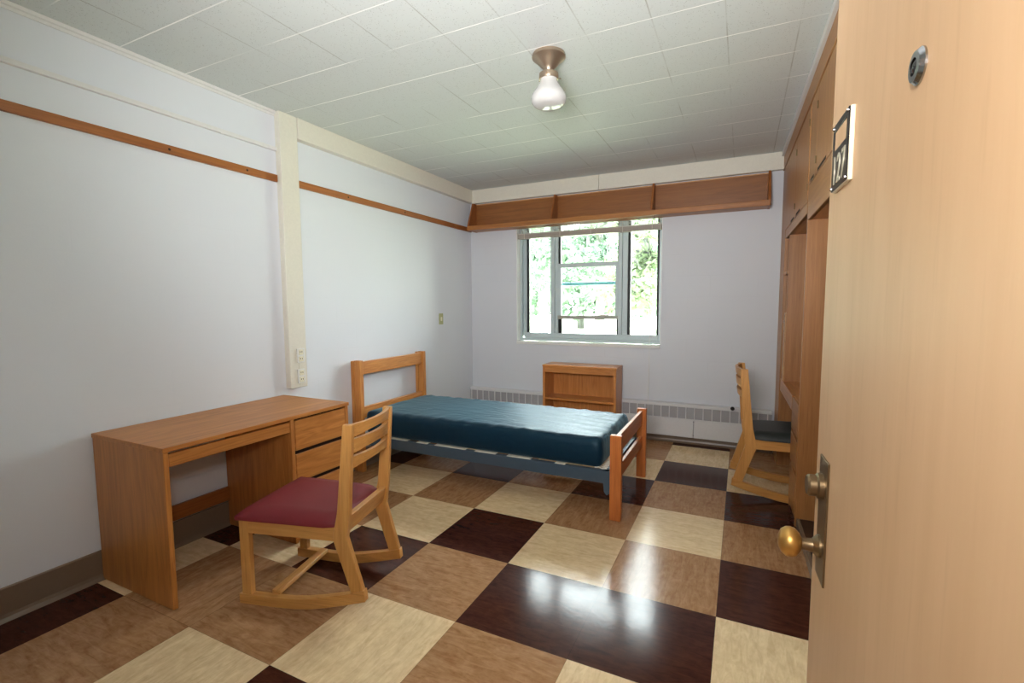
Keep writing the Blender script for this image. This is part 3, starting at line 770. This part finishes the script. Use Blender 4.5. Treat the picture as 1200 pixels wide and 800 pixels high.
BD = thing('built_in_desk', 'oak built-in desk with drawer pedestal in the right wardrobe niche', 'desk', WR.location.copy(), .02)
wp(BD, 'desktop', (.014, DP-.012, .322, 1.528, .725, .747), M['oak_y'])
wp(BD, 'apron', (.002, .022, .40, 1.20, .648, .747), M['oak_y'])
wp(BD, 'side_panel', (.006, DP-.012, 1.198, 1.216, .0, .725), M['ward_z'])
wp(BD, 'drawer_gap_shade', (.022, DP-.02, 1.218, 1.526, .06, .722), M['slot'], 'dark block painting the shade in the drawer gaps')
wp(BD, 'drawer_base', (.016, DP-.02, 1.216, 1.528, .0, .07), M['ward_y'])
for z0, z1 in ((.540, .745), (.330, .515), (.075, .305)):
    wp(BD, 'drawer', (.002, .022, 1.218, 1.527, z0, z1), M['ward_y'])

# ------------------------------------------------------------------ outside
b = B(); box(b, -40, 40, YB+.22, 60, -.75, -.55); struct('lawn', b, M['lawn'])
def tree(label, x, y, h, cr, mat, lo, seed, tr=.16, n=2600, ls=.13, lean=0):
    rnd = random.Random(seed)
    t = thing('tree', label, 'tree', (x, y, -.55), 0, 'trees outside the window')
    b = B(); tube(b, [(0, 0, 0), (.05+lean*.2, 0, h*.25), (lean*.6, .05, h*.55), (lean, 0, h*.85)], [tr*1.3, tr, tr*.75, tr*.3], 12)
    for k in range(7):
        a = rnd.random()*6.28; z = h*(.35+.07*k)
        tube(b, [(lean*.5, 0, z), (lean*.5+math.cos(a)*cr*.4, math.sin(a)*cr*.4, z+h*.08), (lean*.5+math.cos(a)*cr*.8, math.sin(a)*cr*.8, z+h*.12)], [tr*.4, tr*.25, tr*.08], 8)
    obj('trunk', b, M['trunk'], t, True)
    b = B()
    blobs = [(rnd.uniform(-1, 1)*cr*.75+lean, rnd.uniform(-1, 1)*cr*.6, rnd.uniform(lo, h), rnd.uniform(.35, .6)*cr*.7) for _ in range(16)]
    for _ in range(n):
        cx, cy, cz, r = rnd.choice(blobs)
        d = Vector((rnd.gauss(0, 1), rnd.gauss(0, 1), rnd.gauss(0, .8))).normalized()*r*rnd.random()**.4
        c = Vector((cx, cy, cz))+d
        q = Matrix.Rotation(rnd.random()*6.28, 3, 'Z') @ Matrix.Rotation(rnd.uniform(-1.2, 1.2), 3, 'X') @ Matrix.Rotation(rnd.random()*6.28, 3, 'Y')
        s = ls*rnd.uniform(.7, 1.4)
        b.faces.new([b.verts.new(c+q @ Vector(p)) for p in ((-s, 0, 0), (0, -.45*s, .1*s), (s, 0, 0), (0, .45*s, .1*s))])
    obj('foliage', b, mat, t)
    return t
tree('leafy green tree seen through the left window pane', -5.0, 12.6, 6.5, 2.2, M['leaf_a'], 2.6, 11, .15, 3000, .14)
tree('green tree whose canopy fills the top of the middle window sash', -4.7, 18.5, 7.5, 3.0, M['leaf_a'], 2.6, 5, .2, 5200, .165)
tree('yellow green tree seen through the right window pane', -1.0, 9.4, 6.0, 1.5, M['leaf_b'], 2.0, 21, .1, 2400, .12)
tree('pale distant tree standing furthest behind the others', -10.2, 33, 9.5, 6.5, M['leaf_a'], 2.2, 9, .25, 8000, .30)

# ------------------------------------------------------------------ light
wd = bpy.data.worlds.new('World'); SC.world = wd; wd.use_nodes = True
nt = wd.node_tree; bg = nt.nodes['Background']
tc = nt.nodes.new('ShaderNodeTexCoord'); sp = nt.nodes.new('ShaderNodeSeparateXYZ'); nt.links.new(tc.outputs['Generated'], sp.inputs[0])
rp = nt.nodes.new('ShaderNodeValToRGB'); nt.links.new(sp.outputs['Z'], rp.inputs[0])
rp.color_ramp.elements[0].color = (.93, 1, .97, 1); rp.color_ramp.elements[1].color = (.86, .94, 1, 1)
nt.links.new(rp.outputs[0], bg.inputs['Color']); 
zc = nt.nodes.new('ShaderNodeMath'); zc.operation = 'MAXIMUM'; nt.links.new(sp.outputs['Z'], zc.inputs[0]); zc.inputs[1].default_value = 0
z2 = nt.nodes.new('ShaderNodeMath'); z2.operation = 'POWER'; nt.links.new(zc.outputs[0], z2.inputs[0]); z2.inputs[1].default_value = 2.2
st = nt.nodes.new('ShaderNodeMath'); st.operation = 'MULTIPLY_ADD'; nt.links.new(z2.outputs[0], st.inputs[0])
st.inputs[1].default_value = 150.0; st.inputs[2].default_value = 14.0      # overcast sky: brightest overhead
nt.links.new(st.outputs[0], bg.inputs['Strength'])
def lamp(name, kind, loc, energy, col, rot=None, target=None, **kw):
    l = bpy.data.lights.new(name, kind); l.energy = energy; l.color = col
    for k, v in kw.items(): setattr(l, k, v)
    o = bpy.data.objects.new(name, l); COL.objects.link(o); o.location = loc
    if target is not None: o.rotation_euler = (Vector(target)-Vector(loc)).to_track_quat('-Z', 'Y').to_euler()
    elif rot: o.rotation_euler = rot
    return o
lamp('sun', 'SUN', (0, 10, 20), 36.0, (1, .96, .88), target=(1.5, 15.0, 0), angle=.01)
# camera-mounted flash and its bounce, and the corridor lamp behind the camera
lamp('flash', 'AREA', (1.0, -2.12, 1.66), 11, (1, .97, .94), target=(-.5, .6, 1.0), shape='DISK', size=.22)
lamp('bounce_flash', 'SPOT', (.72, -2.0, 1.62), 350, (1, .985, .98), target=(-.35, .9, 2.66), spot_size=math.radians(112), spot_blend=1.0, shadow_soft_size=.28)
lamp('corridor_lamp', 'AREA', (.6, -3.0, 2.55), 25, (1, .90, .78), rot=(0, 0, 0), shape='DISK', size=.5)

# ------------------------------------------------------------------ camera
cam = bpy.data.cameras.new('Camera'); co = bpy.data.objects.new('Camera', cam); COL.objects.link(co)
f, yaw, pitch, roll = 551.715, .44393, .082201, -.005591
cxp, cyp = 606.62, 401.81
yaw = -yaw
fw = Vector((math.sin(yaw)*math.cos(pitch), math.cos(yaw)*math.cos(pitch), -math.sin(pitch)))
rt = Vector((math.cos(yaw), -math.sin(yaw), 0)); up = rt.cross(fw)
r_ = rt*math.cos(roll)+up*math.sin(roll); u_ = -rt*math.sin(roll)+up*math.cos(roll)
Mx = Matrix((r_, u_, -fw)).transposed().to_4x4(); Mx.translation = (1.07764, -2.13184, 1.36529)
co.matrix_world = Mx
cam.sensor_width = 36; cam.lens = f/1200*36; cam.clip_start = .02
cam.shift_x = -(cxp-600)/1200; cam.shift_y = (cyp-400)/1200
SC.camera = co
SC.view_settings.view_transform = 'Standard'; SC.view_settings.look = 'None'; SC.view_settings.exposure = 0; SC.view_settings.gamma = 1
SC.cycles.use_denoising = True
SC.cycles.max_bounces = 10; SC.cycles.diffuse_bounces = 6; SC.cycles.transparent_max_bounces = 12
SC.cycles.sample_clamp_indirect = 6
